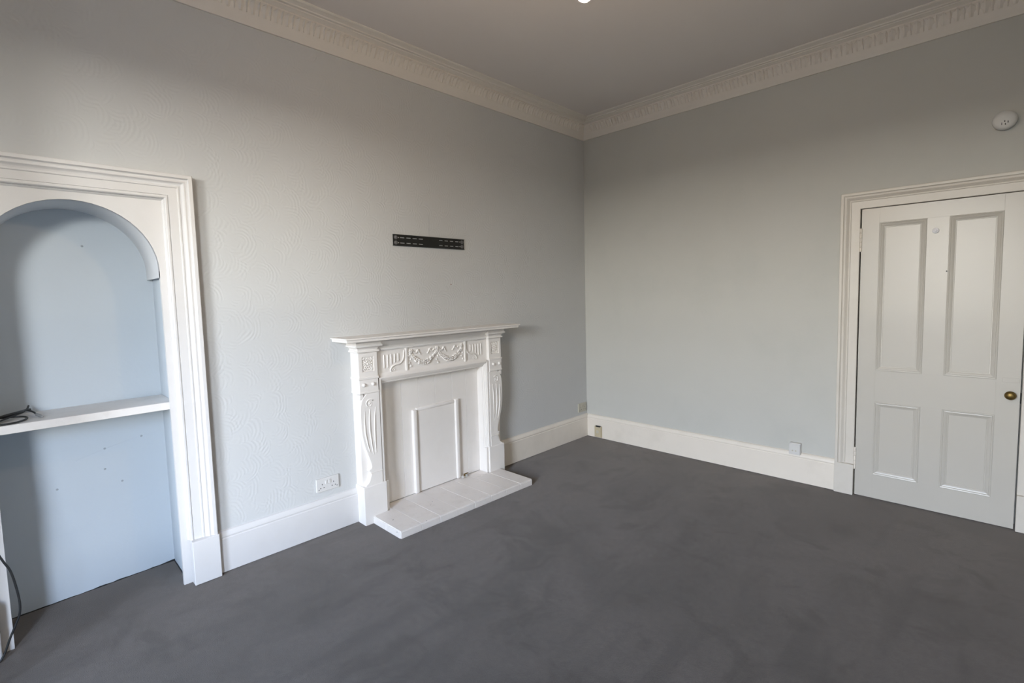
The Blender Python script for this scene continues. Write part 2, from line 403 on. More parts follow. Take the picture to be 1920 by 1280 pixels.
def architrave(name, axis, a, b, ztop, prof, sgn, z0, m):
    """moulding mitred round three sides of an opening. prof: (inset from outer edge, height off the wall)"""
    bm = bmesh.new(); rings = []
    for stage in range(4):
        ring = []
        for (wi, h) in prof:
            u, z = ((a+wi, z0), (a+wi, ztop-wi), (b-wi, ztop-wi), (b-wi, z0))[stage]
            ring.append((h, u, z) if axis == 'x' else (u, -h, z))
        rings.append(ring)
    loft(bm, rings)
    return struct(from_bm(name, bm, m, auto=28))
alc_prof = [(0, 0), (0, 0.044), (0.003, 0.047), (0.018, 0.047), (0.020, 0.041), (0.024, 0.036), (0.030, 0.034), (0.034, 0.036), (0.038, 0.036), (0.042, 0.030),
            (0.050, 0.023), (0.056, 0.021), (0.058, 0.024), (0.064, 0.024), (0.067, 0.019), (0.104, 0.018), (0.105, 0.013), (0.108, 0.013), (0.109, 0.018), (0.117, 0.018), (0.121, 0.013), (0.122, -0.002), (0.124, -0.002), (0.130, -0.008), (0.130, -0.03)]
alc = architrave('trim_2', 'x', AY0, AY1, AZ, alc_prof, 1, 0.238, 'trim')
for nm, (y0, y1) in (('plinth_block', (AY1-0.122, AY1+0.006)), ('plinth_block', (AY0-0.006, AY0+0.122))):
    boxobj(nm, (0.0, y0, 0.003), (0.052, y1, 0.240), 'trim', alc, bev=0.003)
for (y0, y1) in ((NY1, AY1-0.11), (AY0+0.11, NY0)):       # board below the springing runs on to the floor behind the block
    pass

# cornice
def cornice_profile():
    return [(0.0, HC-0.168), (0.012, HC-0.168), (0.015, HC-0.162), (0.017, HC-0.150), (0.023, HC-0.132), (0.028, HC-0.120), (0.030, HC-0.114),
            (0.033, HC-0.102), (0.041, HC-0.076), (0.054, HC-0.054), (0.064, HC-0.046), (0.064, HC-0.036), (0.074, HC-0.033), (0.082, HC-0.028), (0.092, HC-0.026),
            (0.094, HC-0.020), (0.104, HC-0.019), (0.108, HC-0.022), (0.114, HC-0.021), (0.118, HC-0.015), (0.142, HC-0.009), (0.146, HC-0.0105), (0.154, HC-0.009), (0.160, HC-0.004), (0.160, HC)]
prof = cornice_profile()
bm = bmesh.new(); loft(bm, [[(d, -4.46, z) for d, z in prof], [(d, -d, z) for d, z in prof]])
cor_left = struct(from_bm('trim_3', bm, 'cornice', auto=30))
bm = bmesh.new(); loft(bm, [[(d, -d, z) for d, z in prof], [(LX, -d, z) for d, z in prof]])
cor_back = struct(from_bm('trim_4', bm, 'cornice', auto=30))
bm = bmesh.new(); loft(bm, [[(LX-d, -d, z) for d, z in prof], [(LX-d, -LY, z) for d, z in prof]])
struct(from_bm('trim_5', bm, 'cornice', auto=30))
def leaf_mesh(name, half, bulge, lobes):
    """upright plaster leaf standing in the cove: x outward, y along the wall, z up"""
    bm = bmesh.new(); rows = 7; cols = 5; G = []
    for i in range(rows):
        t = i/(rows-1)
        wd = half*(0.55 + 0.5*math.sin(math.pi*min(1, t*0.9+0.05)))*(1.0 - 0.55*max(0, t-0.75)/0.25)*(1 + lobes*(0.16 if i % 2 else -0.10))
        d0 = 0.030 + 0.034*t**1.7; z = HC-0.110 + 0.064*t
        off = bulge*(0.35 + 0.65*t*t) + 0.003
        row = []
        for j in range(cols):
            s = (j-2)/2
            o = off*(1 - 0.75*abs(s)**1.5) + (0.002 if j == 2 else 0) - (0.003 if j in (1, 3) else 0)
            if abs(s) == 1: o = -0.002
            row.append(bm.verts.new((d0 + max(o, -0.002), s*wd, z - 0.010*t*(1-abs(s))*0 - (0.006*abs(s) if t > 0.9 else 0))))
        G.append(row)
    for i in range(rows-1):
        for j in range(cols-1): bm.faces.new((G[i][j], G[i][j+1], G[i+1][j+1], G[i+1][j]))
    tipv = [bm.verts.new((0.056, G[-1][j].co.y*0.9, HC-0.048)) for j in range(cols)]
    for j in range(cols-1): bm.faces.new((G[-1][j], G[-1][j+1], tipv[j+1], tipv[j]))
    bmesh.ops.recalc_face_normals(bm, faces=bm.faces)
    me = bpy.data.meshes.new(name); bm.to_mesh(me); bm.free(); me.materials.append(M['cornice'])
    for p in me.polygons: p.use_smooth = True
    me.set_sharp_from_angle(angle=math.radians(50))
    return me
LEAF = leaf_mesh('leaf', 0.0225, 0.011, 1); DART = leaf_mesh('bud', 0.009, 0.006, 0)
PITCH = 0.062
for k in range(int((4.46-0.12)/PITCH)):
    y = -0.13 - k*PITCH
    for me, dy in ((LEAF, 0), (DART, PITCH/2)):
        o = bpy.data.objects.new(me.name, me); C.objects.link(o); o.parent = cor_left; o.location = (0, y-dy, 0)
for k in range(int((LX-0.16)/PITCH)):
    x = 0.13 + k*PITCH
    for me, dx in ((LEAF, 0), (DART, PITCH/2)):
        o = bpy.data.objects.new(me.name, me); C.objects.link(o); o.parent = cor_back; o.location = (x+dx, 0, 0); o.rotation_euler = (0, 0, -math.pi/2)

# baseboards
base_prof = [(0.0, 0.005), (0.022, 0.005), (0.022, 0.190), (0.0195, 0.194), (0.0195, 0.199), (0.022, 0.203), (0.0215, 0.211), (0.017, 0.222), (0.011, 0.231), (0.0, 0.235)]
def baseboard(name, axis, a, b, m):
    bm = bmesh.new()
    def pt(d, z, u): return (d, u, z) if axis == 'x' else (u, -d, z)
    loft(bm, [[pt(d, z, a) for d, z in base_prof], [pt(d, z, b) for d, z in base_prof]], closed=True, cap=True)
    return struct(from_bm(name, bm, m, auto=30))
bl = baseboard('baseboard_left', 'x', -3.4485, -2.622, 'trim')
bl2 = baseboard('baseboard_hearth', 'x', -1.338, 0.0, 'trim_cream')
bb = baseboard('baseboard_back', 'y', 0.022, 2.234, 'trim_cream')
bb2 = baseboard('baseboard_corner', 'y', 3.275, LX, 'trim_cream')
bm = bmesh.new(); box(bm, (LX-0.022, -LY, 0.005), (LX, 0, 0.235)); struct(from_bm('baseboard_right', bm, 'trim_cream'))

# ---------------------------------------------------------------- door in the back wall
dprof = [(0, 0), (0, 0.036), (0.003, 0.038), (0.017, 0.038), (0.019, 0.032), (0.024, 0.028), (0.030, 0.027), (0.034, 0.029), (0.038, 0.027), (0.044, 0.020), (0.050, 0.017),
         (0.053, 0.019), (0.058, 0.019), (0.061, 0.014), (0.072, 0.013), (0.109, 0.013), (0.112, 0.010), (0.112, -0.05)]
door_arch = architrave('trim_6', 'y', DX0, DX1, DZ, dprof, 1, 0.222, 'casing')
boxobj('plinth_block', (DX0-0.001, -0.040, 0.003), (DX0+0.114, 0.06, 0.224), 'casing', door_arch, bev=0.002)
boxobj('plinth_block', (DX1-0.112, -0.040, 0.003), (DX1+0.001, 0.06, 0.224), 'casing', door_arch, bev=0.002)
d = bpy.data.objects.new('door_1', None); C.objects.link(d); d.location = (2.347, 0, 0.0); struct(d)
PX = [(2.445, 2.692), (2.800, 3.042)]; PZ = [(0.175, 0.692), (0.910, 1.918)]
X0, X1, Z0, Z1, YF, YB = 2.345, 3.146, 0.006, 2.018, -0.011, 0.030
def door_piece(name, a, b): boxobj(name, (a[0], YF, a[1]), (b[0], YB, b[1]), 'door', d, bev=0.0004)
door_piece('stile', (X0, Z0), (PX[0][0], Z1)); door_piece('stile', (PX[1][1], Z0), (X1, Z1))
for nm, z0, z1 in (('rail', Z0, PZ[0][0]), ('rail', PZ[0][1], PZ[1][0]), ('rail', PZ[1][1], Z1)): door_piece(nm, (PX[0][0], z0), (PX[1][1], z1))
for z0, z1 in PZ: door_piece('muntin', (PX[0][1], z0), (PX[1][0], z1))
pm = [(0, 0.0), (0.0005, 0.0035), (0.004, 0.0048), (0.009, 0.0035), (0.0105, 0.001), (0.014, 0.0018), (0.018, 0.0008), (0.024, -0.002), (0.028, -0.004), (0.0285, -0.0055), (0.0325, -0.006), (0.034, -0.008)]
for (x0, x1) in PX:
    for (z0, z1) in PZ:
        boxobj('panel', (x0, YF+0.008, z0), (x1, YB-0.005, z1), 'door', d)
        bm = bmesh.new(); rings = [[(x0+wi, YF-h, z0+wi), (x1-wi, YF-h, z0+wi), (x1-wi, YF-h, z1-wi), (x0+wi, YF-h, z1-wi)] for wi, h in pm]
        loft(bm, rings, closed=True); from_bm('panel_moulding', bm, 'door', d, auto=18)
for z in (1.81, 0.272):
    bm = bmesh.new(); n = 5; hh = 0.16
    for k in range(n):
        lathe(bm, [(0.006, 0), (0.007, 0.002), (0.007, hh/n-0.003), (0.006, hh/n-0.001)], (2.3435, -0.016, z-hh/2+k*hh/n), (0, 0, 1), 12)
    from_bm('hinge', bm, 'trim_cream', d, auto=40)
bm = bmesh.new(); lathe(bm, [(0.013, 0), (0.012, 0.010), (0.009, 0.018), (0.010, 0.026), (0.018, 0.031), (0.024, 0.038), (0.0262, 0.046), (0.025, 0.054), (0.019, 0.061), (0.010, 0.0645), (0.001, 0.0655)], (3.104, YF, 0.826), (0, -1, 0), 28)
kn = from_bm('door_knob', bm, 'brass', d, smooth=True); kn['label'] = 'round aged brass door knob'
bm = bmesh.new(); box(bm, (3.068, YF-0.0015, 0.898), (3.140, YF+0.001, 0.925), 0.001); from_bm('patch_plate', bm, 'door', d)
bm = bmesh.new(); lathe(bm, [(0.0175, 0), (0.0175, 0.006), (0.0155, 0.009), (0.009, 0.010), (0.009, 0.014), (0.007, 0.017), (0.001, 0.018)], (2.735, YF, 1.834), (0, -1, 0), 20)
hk = from_bm('coat_hook', bm, 'clear', d, auto=50); hk['label'] = 'small round white stick-on hook'
bm = bmesh.new(); lathe(bm, [(0.004, 0), (0.003, 0.003), (0.001, 0.004)], (2.795, YF, 1.575), (0, -1, 0), 8); from_bm('nail_head', bm, 'hole', d)
boxobj('lock_keep', (3.1465, -0.006, 0.775), (3.1525, 0.02, 0.835), 'hole', d, bev=0.001)

# ---------------------------------------------------------------- windows behind the camera
for i, (side, a, b) in enumerate(WINDOWS):
    wn = bpy.data.objects.new('window_%d' % (i+1), None); C.objects.link(wn); struct(wn)
    def wb(bm, u0, u1, d0, d1, z0, z1):        # u along the wall, d outward from its inner face
        if side == 'right': box(bm, (LX+d0, u0, z0), (LX+d1, u1, z1))
        else: box(bm, (u0, -LY-d1, z0), (u1, -LY-d0, z1))
    bm = bmesh.new(); zm = (WZ0+WZ1)/2
    for z0, z1, u0, u1 in ((WZ0, WZ0+0.07, a, b), (WZ1-0.05, WZ1, a, b), (WZ0, WZ1, a, a+0.045), (WZ0, WZ1, b-0.045, b), (zm-0.02, zm+0.02, a, b)):
        wb(bm, u0, u1, 0.09, 0.14, z0, z1)
    from_bm('sash_frame', bm, 'trim', wn)
    for z0, z1 in ((WZ0+0.07, zm-0.02), (zm+0.02, WZ1-0.05)):
        bm = bmesh.new(); wb(bm, a+0.045, b-0.045, 0.113, 0.117, z0, z1); from_bm('pane', bm, 'glass', wn)
    bm = bmesh.new(); wb(bm, a-0.05, b+0.05, -0.05, 0.09, WZ0-0.03, WZ0); from_bm('window_sill', bm, 'trim', wn)
struct(boxobj('floor_street', (-60, -60, -4.2), (60, 50, -4.0), 'street'))
struct(boxobj('wall_street', (34, -55, -4.0), (37, 45, 3.6), 'street'))
struct(boxobj('wall_terrace', (-45, -40, -4.0), (33, -37, 3.6), 'street'))

# ---------------------------------------------------------------- fireplace
YC = -1.98
fp = thing('fireplace_surround', 'white painted carved mantelpiece with boarded-up opening on the textured wall', 'fireplace', (0, YC, 0))
def F(name, bm, **k): return from_bm(name, bm, 'fire', fp, **k)
# mantel shelf: moulded edge swept round three sides
msh = [(0.000, 1.222), (0.196, 1.222), (0.202, 1.224), (0.203, 1.228), (0.203, 1.2385), (0.206, 1.2400), (0.206, 1.2415), (0.2135, 1.2425), (0.2135, 1.2500), (0.2120, 1.2510), (0.0, 1.2510)]
bm = bmesh.new(); half = 0.555
rings = [[(0.0, YC-half-d, z) for d, z in msh], [(d, YC-half-d, z) for d, z in msh], [(d, YC+half+d, z) for d, z in msh], [(0.0, YC+half+d, z) for d, z in msh]]
loft(bm, rings, closed=True, cap=True); bmesh.ops.remove_doubles(bm, verts=bm.verts, dist=1e-5); F('mantel_shelf', bm, auto=18)
for sgn in (-1, 1):
    Y = lambda v: YC + sgn*v                       # v measured outward from the middle of the fireplace
    def fb(name, x0, x1, v0, v1, z0, z1, bev=0.002, seg=1):
        return boxobj(name, (x0, min(Y(v0), Y(v1)), z0), (x1, max(Y(v0), Y(v1)), z1), 'fire', fp, bev=bev, seg=seg)
    # backing board of the leg, inner jamb with stepped moulding
    fb('leg_board', 0.0, 0.078, 0.484, 0.636, 0.25, 1.225, 0.001)
    bm = bmesh.new()
    jm = [(0.495, 0.0), (0.495, 0.104), (0.482, 0.104), (0.480, 0.098), (0.474, 0.096), (0.471, 0.088), (0.468, 0.088), (0.466, 0.080), (0.462, 0.078), (0.459, 0.070), (0.456, 0.069), (0.456, 0.0)]
    loft(bm, [[(x, Y(v), z) for v, x in jm] for z in (0.252, 0.966)], closed=True, cap=True); F('jamb_moulding', bm, auto=18)
    # plinth with moulded cap
    bm = bmesh.new(); v0, v1 = 0.478, 0.645; prism(bm, [(0.0, 0.0 if sgn < 0 else 0.0), (0.113, 0.0), (0.113, 0.252), (0.108, 0.258), (0.0, 0.258)], 'y', min(Y(v0), Y(v1)), max(Y(v0), Y(v1)), 0.0015)
    F('plinth', bm)
    fb('jamb_plinth', 0.0, 0.100, 0.456, 0.479, 0.0, 0.254, 0.0015)
    # scrolled console (relief on the leg board): inner edge straight, outer edge an S
    oc = [(0.500, 0.256), (0.642, 0.256), (0.636, 0.268), (0.622, 0.276), (0.612, 0.290), (0.606, 0.308), (0.598, 0.326), (0.596, 0.344), (0.602, 0.350), (0.612, 0.354), (0.612, 0.364), (0.598, 0.370), (0.592, 0.380),
          (0.593, 0.398), (0.600, 0.424), (0.612, 0.460), (0.622, 0.490), (0.634, 0.530), (0.645, 0.578), (0.652, 0.630), (0.655, 0.690), (0.655, 0.740), (0.652, 0.790), (0.646, 0.822), (0.636, 0.842), (0.622, 0.858), (0.612, 0.866), (0.606, 0.876), (0.500, 0.876)]
    oc = [(v-0.012 if v > 0.51 else v, z) for v, z in oc]
    bm = bmesh.new(); pts = [(Y(v), z) for v, z in oc]; prism(bm, pts, 'x', 0.070, 0.108, 0.0025); F('console', bm)
    bm = bmesh.new(); box(bm, (0.06, min(Y(0.612), Y(0.643)), 0.838), (0.106, max(Y(0.612), Y(0.643)), 0.872), 0.004); F('console_ear', bm)
    # spiral curl, border line and three flutes on the console face
    bm = bmesh.new()
    sp = [(0.1075, Y(0.575 + (0.006+0.0245*t)*math.cos(0.6+t*2.6*math.pi)), 0.806 + (0.006+0.0245*t)*math.sin(0.6+t*2.6*math.pi)) for t in [k/34 for k in range(35)]]
    tube(bm, sp, lambda t: 0.0030+0.0022*t, 6); blob(bm, (0.108, Y(0.575), 0.806), (0.004, 0.007, 0.007), 2); F('scroll', bm, smooth=True)
    for k, path in enumerate(([(0.617, 0.760), (0.620, 0.690), (0.617, 0.610), (0.604, 0.535), (0.588, 0.478)], [(0.578, 0.770), (0.584, 0.700), (0.584, 0.620), (0.576, 0.540), (0.566, 0.462)], [(0.536, 0.776), (0.545, 0.710), (0.549, 0.630), (0.549, 0.550), (0.546, 0.468)])):
        bm = bmesh.new(); tube(bm, catmull([(0.1075, Y(v-0.004), z) for v, z in path], 6), lambda t: 0.0055*math.sin(math.pi*(0.08+0.84*t))+0.001, 6); F('flute', bm, smooth=True)
    bm = bmesh.new(); box(bm, (0.09, min(Y(0.500), Y(0.592)), 0.338), (0.1115, max(Y(0.500), Y(0.592)), 0.346), 0.0015); F('ankle_fillet', bm)
    # block with two studs
    fb('stud_block', 0.0, 0.111, 0.505, 0.641, 0.888, 0.978, 0.0018)
    fb('block_fillet', 0.0, 0.116, 0.500, 0.646, 0.968, 0.982, 0.002)
    fb('block_fillet', 0.0, 0.114, 0.502, 0.644, 0.876, 0.889, 0.002)
    for v in (0.545, 0.612):
        bm = bmesh.new(); lathe(bm, [(0.0125, 0), (0.0125, 0.003), (0.011, 0.009), (0.007, 0.013), (0.001, 0.0145)], (0.111, Y(v), 0.934), (1, 0, 0), 16); F('stud', bm, smooth=True)
    # upper block with carved square
    bm = bmesh.new(); u0, u1, z0, z1 = 0.505, 0.638, 0.982, 1.150; s0, s1, q0, q1 = 0.528, 0.614, 1.018, 1.116
    for a0, a1, b0, b1 in ((u0, s0, z0, z1), (s1, u1, z0, z1), (s0, s1, z0, q0), (s0, s1, q1, z1)):
        box(bm, (0.0, min(Y(a0), Y(a1)), b0), (0.107, max(Y(a0), Y(a1)), b1))
    F('carved_block', bm)
    fb('sunk_panel', 0.0, 0.099, s0-0.002, s1+0.002, q0-0.002, q1+0.002, 0)
    bm = bmesh.new(); cy, cz = Y((s0+s1)/2), (q0+q1)/2
    for k in range(10):
        a = 2*math.pi*k/10; blob(bm, (0.100, cy+0.019*math.cos(a), cz+0.019*math.sin(a)), (0.006, 0.0095, 0.0045), 1, a)
    blob(bm, (0.102, cy, cz), (0.006, 0.008, 0.008), 2)
    for k in range(14):
        a = 2*math.pi*(k+0.5)/14; blob(bm, (0.0995, cy+0.031*math.cos(a), cz+0.034*math.sin(a)), (0.0055, 0.0085, 0.0045), 1, a+0.8)
    for sy in (-1, 1):
        for sz in (-1, 1):
            for q in (-0.45, 0, 0.45):
                a = math.atan2(sz, sy)+q; blob(bm, (0.1, cy+sy*0.021+0.012*math.cos(a), cz+sz*0.026+0.012*math.sin(a)), (0.005, 0.010, 0.0042), 1, a)
    F('rosette', bm, smooth=True)
    # capital: fillet, cove and upper fillet returned round the leg
    cap = [(0.0, 1.146), (0.118, 1.146), (0.120, 1.149), (0.120, 1.155), (0.117, 1.158), (0.110, 1.159), (0.110, 1.163), (0.114, 1.171), (0.122, 1.178), (0.132, 1.181), (0.136, 1.183), (0.136, 1.190), (0.131, 1.196), (0.128, 1.208), (0.132, 1.222), (0.0, 1.222)]
    bm = bmesh.new(); vi, vo = 0.505, 0.638
    rings = []
    for st in range(4):
        ring = []
        for dd, z in cap:
            e = dd-0.107 if dd > 0 else 0.0
            ring.append(((0.0 if st in (0, 3) else dd), Y(vo+max(e, 0)) if st < 2 else Y(vi-max(e, 0)), z))
        rings.append(ring)
    loft(bm, rings, closed=True, cap=True); bmesh.ops.remove_doubles(bm, verts=bm.verts, dist=1e-5); F('capital', bm, auto=22)
# frieze board, cove under the shelf, opening head moulding
boxobj('frieze', (0.0, YC-0.50, 0.962), (0.080, YC+0.50, 1.225), 'fire', fp)
cv = [(0.080, 1.144), (0.090, 1.144), (0.092, 1.150), (0.089, 1.156), (0.085, 1.160), (0.088, 1.172), (0.097, 1.186), (0.113, 1.200), (0.120, 1.206), (0.120, 1.222), (0.080, 1.222)]
bm = bmesh.new(); prism(bm, cv, 'y', YC-0.506, YC+0.506); F('cove_moulding', bm, auto=18)
hd = [(0.0, 0.917), (0.066, 0.917), (0.066, 0.920), (0.076, 0.922), (0.079, 0.927), (0.076, 0.932), (0.084, 0.934), (0.086, 0.943), (0.096, 0.945), (0.097, 0.953), (0.104, 0.955), (0.105, 0.962), (0.102, 0.967), (0.091, 0.976), (0.084, 0.984), (0.080, 0.990), (0.0, 0.990)]
bm = bmesh.new(); prism(bm, hd, 'y', YC-0.482, YC+0.482); F('head_moulding', bm, auto=18)
for v in (-0.262, 0.274):
    bm = bmesh.new(); box(bm, (0.075, YC+v-0.008, 0.984), (0.090, YC+v+0.008, 1.145), 0.002); F('upright_fillet', bm)
# garland of two swags between the fillets
bm = bmesh.new(); rnd = random.Random(3)
for s in (0, 1):
    y0 = -0.235 + s*0.240; y1 = y0 + 0.240
    for k in range(19):
        t = (k+0.5)/19; yy = y0+(y1-y0)*t; zz = 1.108 - 0.082*math.sin(math.pi*t)**0.8
        fat = 0.5 + 0.7*math.sin(math.pi*t)
        for q in range(3):
            a = rnd.uniform(-1, 1); blob(bm, (0.081, YC+yy+rnd.uniform(-.006, .006), zz+(q-1)*0.011*fat), (0.010*fat+0.004, 0.0115, 0.0052), 1, a)
for yy in (-0.225, 0.006, 0.236):
    for k in range(6):
        a = 2*math.pi*k/6; blob(bm, (0.082, YC+yy+0.011*math.cos(a), 1.114+0.011*math.sin(a)), (0.010, 0.009, 0.0065), 1, a)
    blob(bm, (0.088, YC+yy, 1.114), (0.008, 0.006, 0.006), 1)
for yc in (-0.165, -0.06, 0.066, 0.17):
    sgn = 1 if yc in (-0.165, 0.066) else -1
    tube(bm, catmull([(0.082, YC+yc-sgn*0.045, 1.118), (0.083, YC+yc-sgn*0.02, 1.098), (0.083, YC+yc, 1.112), (0.083, YC+yc+sgn*0.012, 1.098), (0.082, YC+yc+sgn*0.022, 1.086)], 5), 0.0052, 6)
    blob(bm, (0.082, YC+yc, 1.116), (0.009, 0.014, 0.007), 1, 0.5)
for yy in (-0.232, 0.006, 0.244):
    for k in range(4):
        blob(bm, (0.081, YC+yy+(0.006 if k % 2 else -0.006), 1.082-0.024*k), (0.009, 0.0095, 0.007), 1, 0.7 if k % 2 else -0.7)
gl = F('garland', bm, smooth=True)
for sgn, vs in ((-1, (0.438, 0.410, 0.382, 0.354, 0.326)), (1, (0.442, 0.414, 0.386, 0.358, 0.330))):
    for k, v in enumerate(vs):
        zb = 1.020 if k < 2 else (1.040, 1.050, 1.058)[k-2]
        bm = bmesh.new(); tube(bm, [(0.0815, YC+sgn*v, zb+ (1.112-zb)*t) for t in (0, .06, .5, .94, 1)], lambda t: 0.0046*min(1, 0.35+12*min(t, 1-t)), 6); F('reed', bm, smooth=True)
    path = [(0.279, 1.128), (0.281, 1.095), (0.292, 1.062), (0.318, 1.040), (0.350, 1.036), (0.378, 1.024), (0.391, 1.006), (0.386, 0.992)]
    bm = bmesh.new(); tube(bm, catmull([(0.083, YC+sgn*v, z) for v, z in path], 6), lambda t: 0.0062-0.002*abs(t-0.5), 6)
    tube(bm, [(0.082, YC+sgn*(0.366+(0.004+0.010*t)*math.cos(t*7)), 1.006+(0.004+0.010*t)*math.sin(t*7)) for t in [k/16 for k in range(17)]], 0.0032, 6)
    F('frieze_scroll', bm, smooth=True)
# boarded opening: vertical boards with open joints, access panel and its beads
seams = [-0.456, -0.270, -0.122, 0.029, 0.189, 0.332, 0.456]
for a, b in zip(seams[:-1], seams[1:]):
    boxobj('infill_board', (0.0, YC+a+0.0007, 0.0515), (0.010, YC+b-0.0007, 0.95), 'fire', fp, bev=0.0011)
boxobj('infill_backing', (-0.01, YC-0.456, 0.0515), (0.004, YC+0.456, 0.95), 'joint', fp)
py0, py1, pz = YC-0.187, YC+0.232, 0.672
ap = boxobj('access_panel', (0.0, py0+0.012, 0.055), (0.019, py1-0.012, pz-0.006), 'fire', fp, bev=0.001)
for nm, y0, y1, z0, z1 in (('panel_bead', py0-0.004, py0+0.030, 0.052, pz+0.004), ('panel_bead', py1-0.030, py1+0.003, 0.052, pz+0.018), ('panel_bead', py0+0.030, py1-0.030, pz-0.012, pz+0.014)):
    bm = bmesh.new(); box(bm, (0.006, y0, z0), (0.034 if z0 < 0.1 else 0.024, y1, z1), 0.007, 3); F(nm, bm, auto=50)

# hearth of painted tiles
HZ = 0.050
ht = thing('hearth', 'low white painted tiled hearth slab in front of the fireplace', 'hearth', (0.25, YC, 0))
HY0, HY1 = -2.566, -1.392
fx = lambda y: 0.436 + 0.034*(y-HY0)/(HY1-HY0)
bm = bmesh.new()
t = bmesh.new(); P = [(0.1135, HY0+0.004), (fx(HY0)-0.004, HY0+0.004), (fx(HY1)-0.004, HY1-0.004), (0.1135, HY1-0.004)]; t.free()
prism(bm, P, 'z', 0.0, HZ-0.004); from_bm('hearth_bed', bm, 'joint', ht)
boxobj('hearth_bed', (0.0, YC-0.4555, 0.0), (0.1135, YC+0.4555, HZ-0.004), 'joint', ht)
ys = [HY0, -2.416, -2.269, -2.122, -1.972, -1.820, -1.672, -1.520, HY1]
g = 0.0007
for a, b in zip(ys[:-1], ys[1:]):
    a2, b2 = a+g, b-g; dz = random.uniform(-0.0006, 0.0006)
    x0 = 0.114 if (a2 < YC-0.456 or b2 > YC+0.456) else 0.010
    if x0 == 0.010:
        pass
    bm = bmesh.new(); prism(bm, [(x0, a2), (fx(a2), a2), (fx(b2), b2), (x0, b2)], 'z', HZ-0.010, HZ+dz, 0.0018); from_bm('tile', bm, 'tile', ht)
    bm = bmesh.new(); o = 0.0035+dz
    prism(bm, [(fx(a2)-0.01, a2), (fx(a2)+o, a2), (fx(b2)+o, b2), (fx(b2)-0.01, b2)], 'z', 0.001, HZ-0.0065, 0.0016); from_bm('edge_tile', bm, 'tile', ht)
boxobj('tile', (0.010, YC-0.4552, HZ-0.010), (0.113, -2.416-g, HZ-0.0005), 'tile', ht, bev=0.002)
boxobj('tile', (0.010, -1.672+g, HZ-0.010), (0.113, YC+0.4552, HZ-0.0005), 'tile', ht, bev=0.002)
for x0, x1 in ((0.1145, 0.268), (0.270, 0.430)):
    boxobj('edge_tile', (x0, HY0-0.004, 0.001), (x1, HY0+0.006, HZ-0.006), 'tile', ht, bev=0.002)
    boxobj('edge_tile', (x0, HY1-0.006, 0.001), (x1+0.03, HY1+0.004, HZ-0.006), 'tile', ht, bev=0.002)
for (x, y, z, r) in ((0.262, -2.512, HZ, 0.0045), (0.436, -2.372, HZ-0.001, 0.0035), (0.225, -2.17, HZ, 0.003), (0.262, -2.21, HZ, 0.0025), (0.40, HY0-0.0045, 0.036, 0.003)):
    bm = bmesh.new(); lathe(bm, [(r, 0), (r*0.8, 0.0006), (0.0003, 0.0008)], (x, y, z), (0, 0, 1) if z > 0.04 else (0, -1, 0), 8); from_bm('paint_chip', bm, 'hole', ht)

# capped gas valve beside the access panel
gv = thing('gas_valve', 'small capped brass gas valve on the hearth beside the access panel', 'valve', (0.05, -1.715, HZ))
bm = bmesh.new(); tube(bm, [(0.05, -1.755, HZ+0.010), (0.05, -1.690, HZ+0.012)], 0.006, 10); from_bm('pipe', bm, 'beige', gv, smooth=True)
bm = bmesh.new(); lathe(bm, [(0.010, 0), (0.0115, 0.003), (0.0115, 0.013), (0.009, 0.016)], (0.05, -1.752, HZ+0.0115), (0, 1, 0), 6); from_bm('nut', bm, 'plastic', gv, auto=30)
bm = bmesh.new(); lathe(bm, [(0.009, 0), (0.0105, 0.003), (0.0105, 0.012), (0.009, 0.015)], (0.05, -1.712, HZ+0.0115), (0, 1, 0), 6); from_bm('nut', bm, 'plastic', gv, auto=30)
bm = bmesh.new(); tube(bm, [(0.05, -1.725, HZ+0.010), (0.052, -1.723, HZ+0.034)], 0.0045, 8); box(bm, (0.046, -1.731, HZ+0.028), (0.056, -1.686, HZ+0.034), 0.0015); from_bm('tap_lever', bm, 'brass', gv)

# ---------------------------------------------------------------- TV bracket on the wall
tv = thing('wall_bracket', 'black slotted steel TV wall bracket screwed above the mantelpiece', 'bracket', (0, -1.94, 1.90))
BW, BH = 0.642, 0.078
slots = [(-0.265+0.053*k, -0.227+0.053*k) for k in range(4)] + [(0.078+0.052*k, 0.112+0.052*k) for k in range(4)]
us = sorted(set([-BW/2, BW/2] + [u for s in slots for u in s])); zs = [-BH/2, -0.022, -0.0155, 0.0155, 0.022, BH/2]
holes = set()
for (a, b) in slots:
    i = us.index(a); holes |= {(i, 1), (i, 3)}
bm = bmesh.new()
for i in range(len(us)-1):
    for j in range(len(zs)-1):
        if (i, j) in holes: continue
        box(bm, (0.004, -1.939+us[i], 1.898+zs[j]), (0.0075, -1.939+us[i+1], 1.898+zs[j+1]))
bmesh.ops.remove_doubles(bm, verts=bm.verts, dist=1e-6)
box(bm, (0.0, -1.939-BW/2, 1.898+BH/2-0.003), (0.014, -1.939+BW/2, 1.898+BH/2)); box(bm, (0.0, -1.939-BW/2, 1.898-BH/2), (0.014, -1.939+BW/2, 1.898-BH/2+0.003))
from_bm('plate', bm, 'black', tv)
for u in (-0.300, 0.300):
    for zz in (-0.018, 0.018):
        bm = bmesh.new(); lathe(bm, [(0.0145, 0), (0.0145, 0.002), (0.0085, 0.0025), (0.0085, 0.007), (0.006, 0.0085)], (0.0073, -1.939+u, 1.898+zz), (1, 0, 0), 12); from_bm('bolt', bm, 'bolt', tv, auto=40)
for u in (-0.278, 0.279):
    for zz in (-0.018, 0.018):
        bm = bmesh.new(); lathe(bm, [(0.004, 0), (0.004, 0.0004), (0.0005, 0.0005)], (0.0074, -1.939+u, 1.898+zz), (1, 0, 0), 10); from_bm('screw_hole', bm, 'wall', tv)
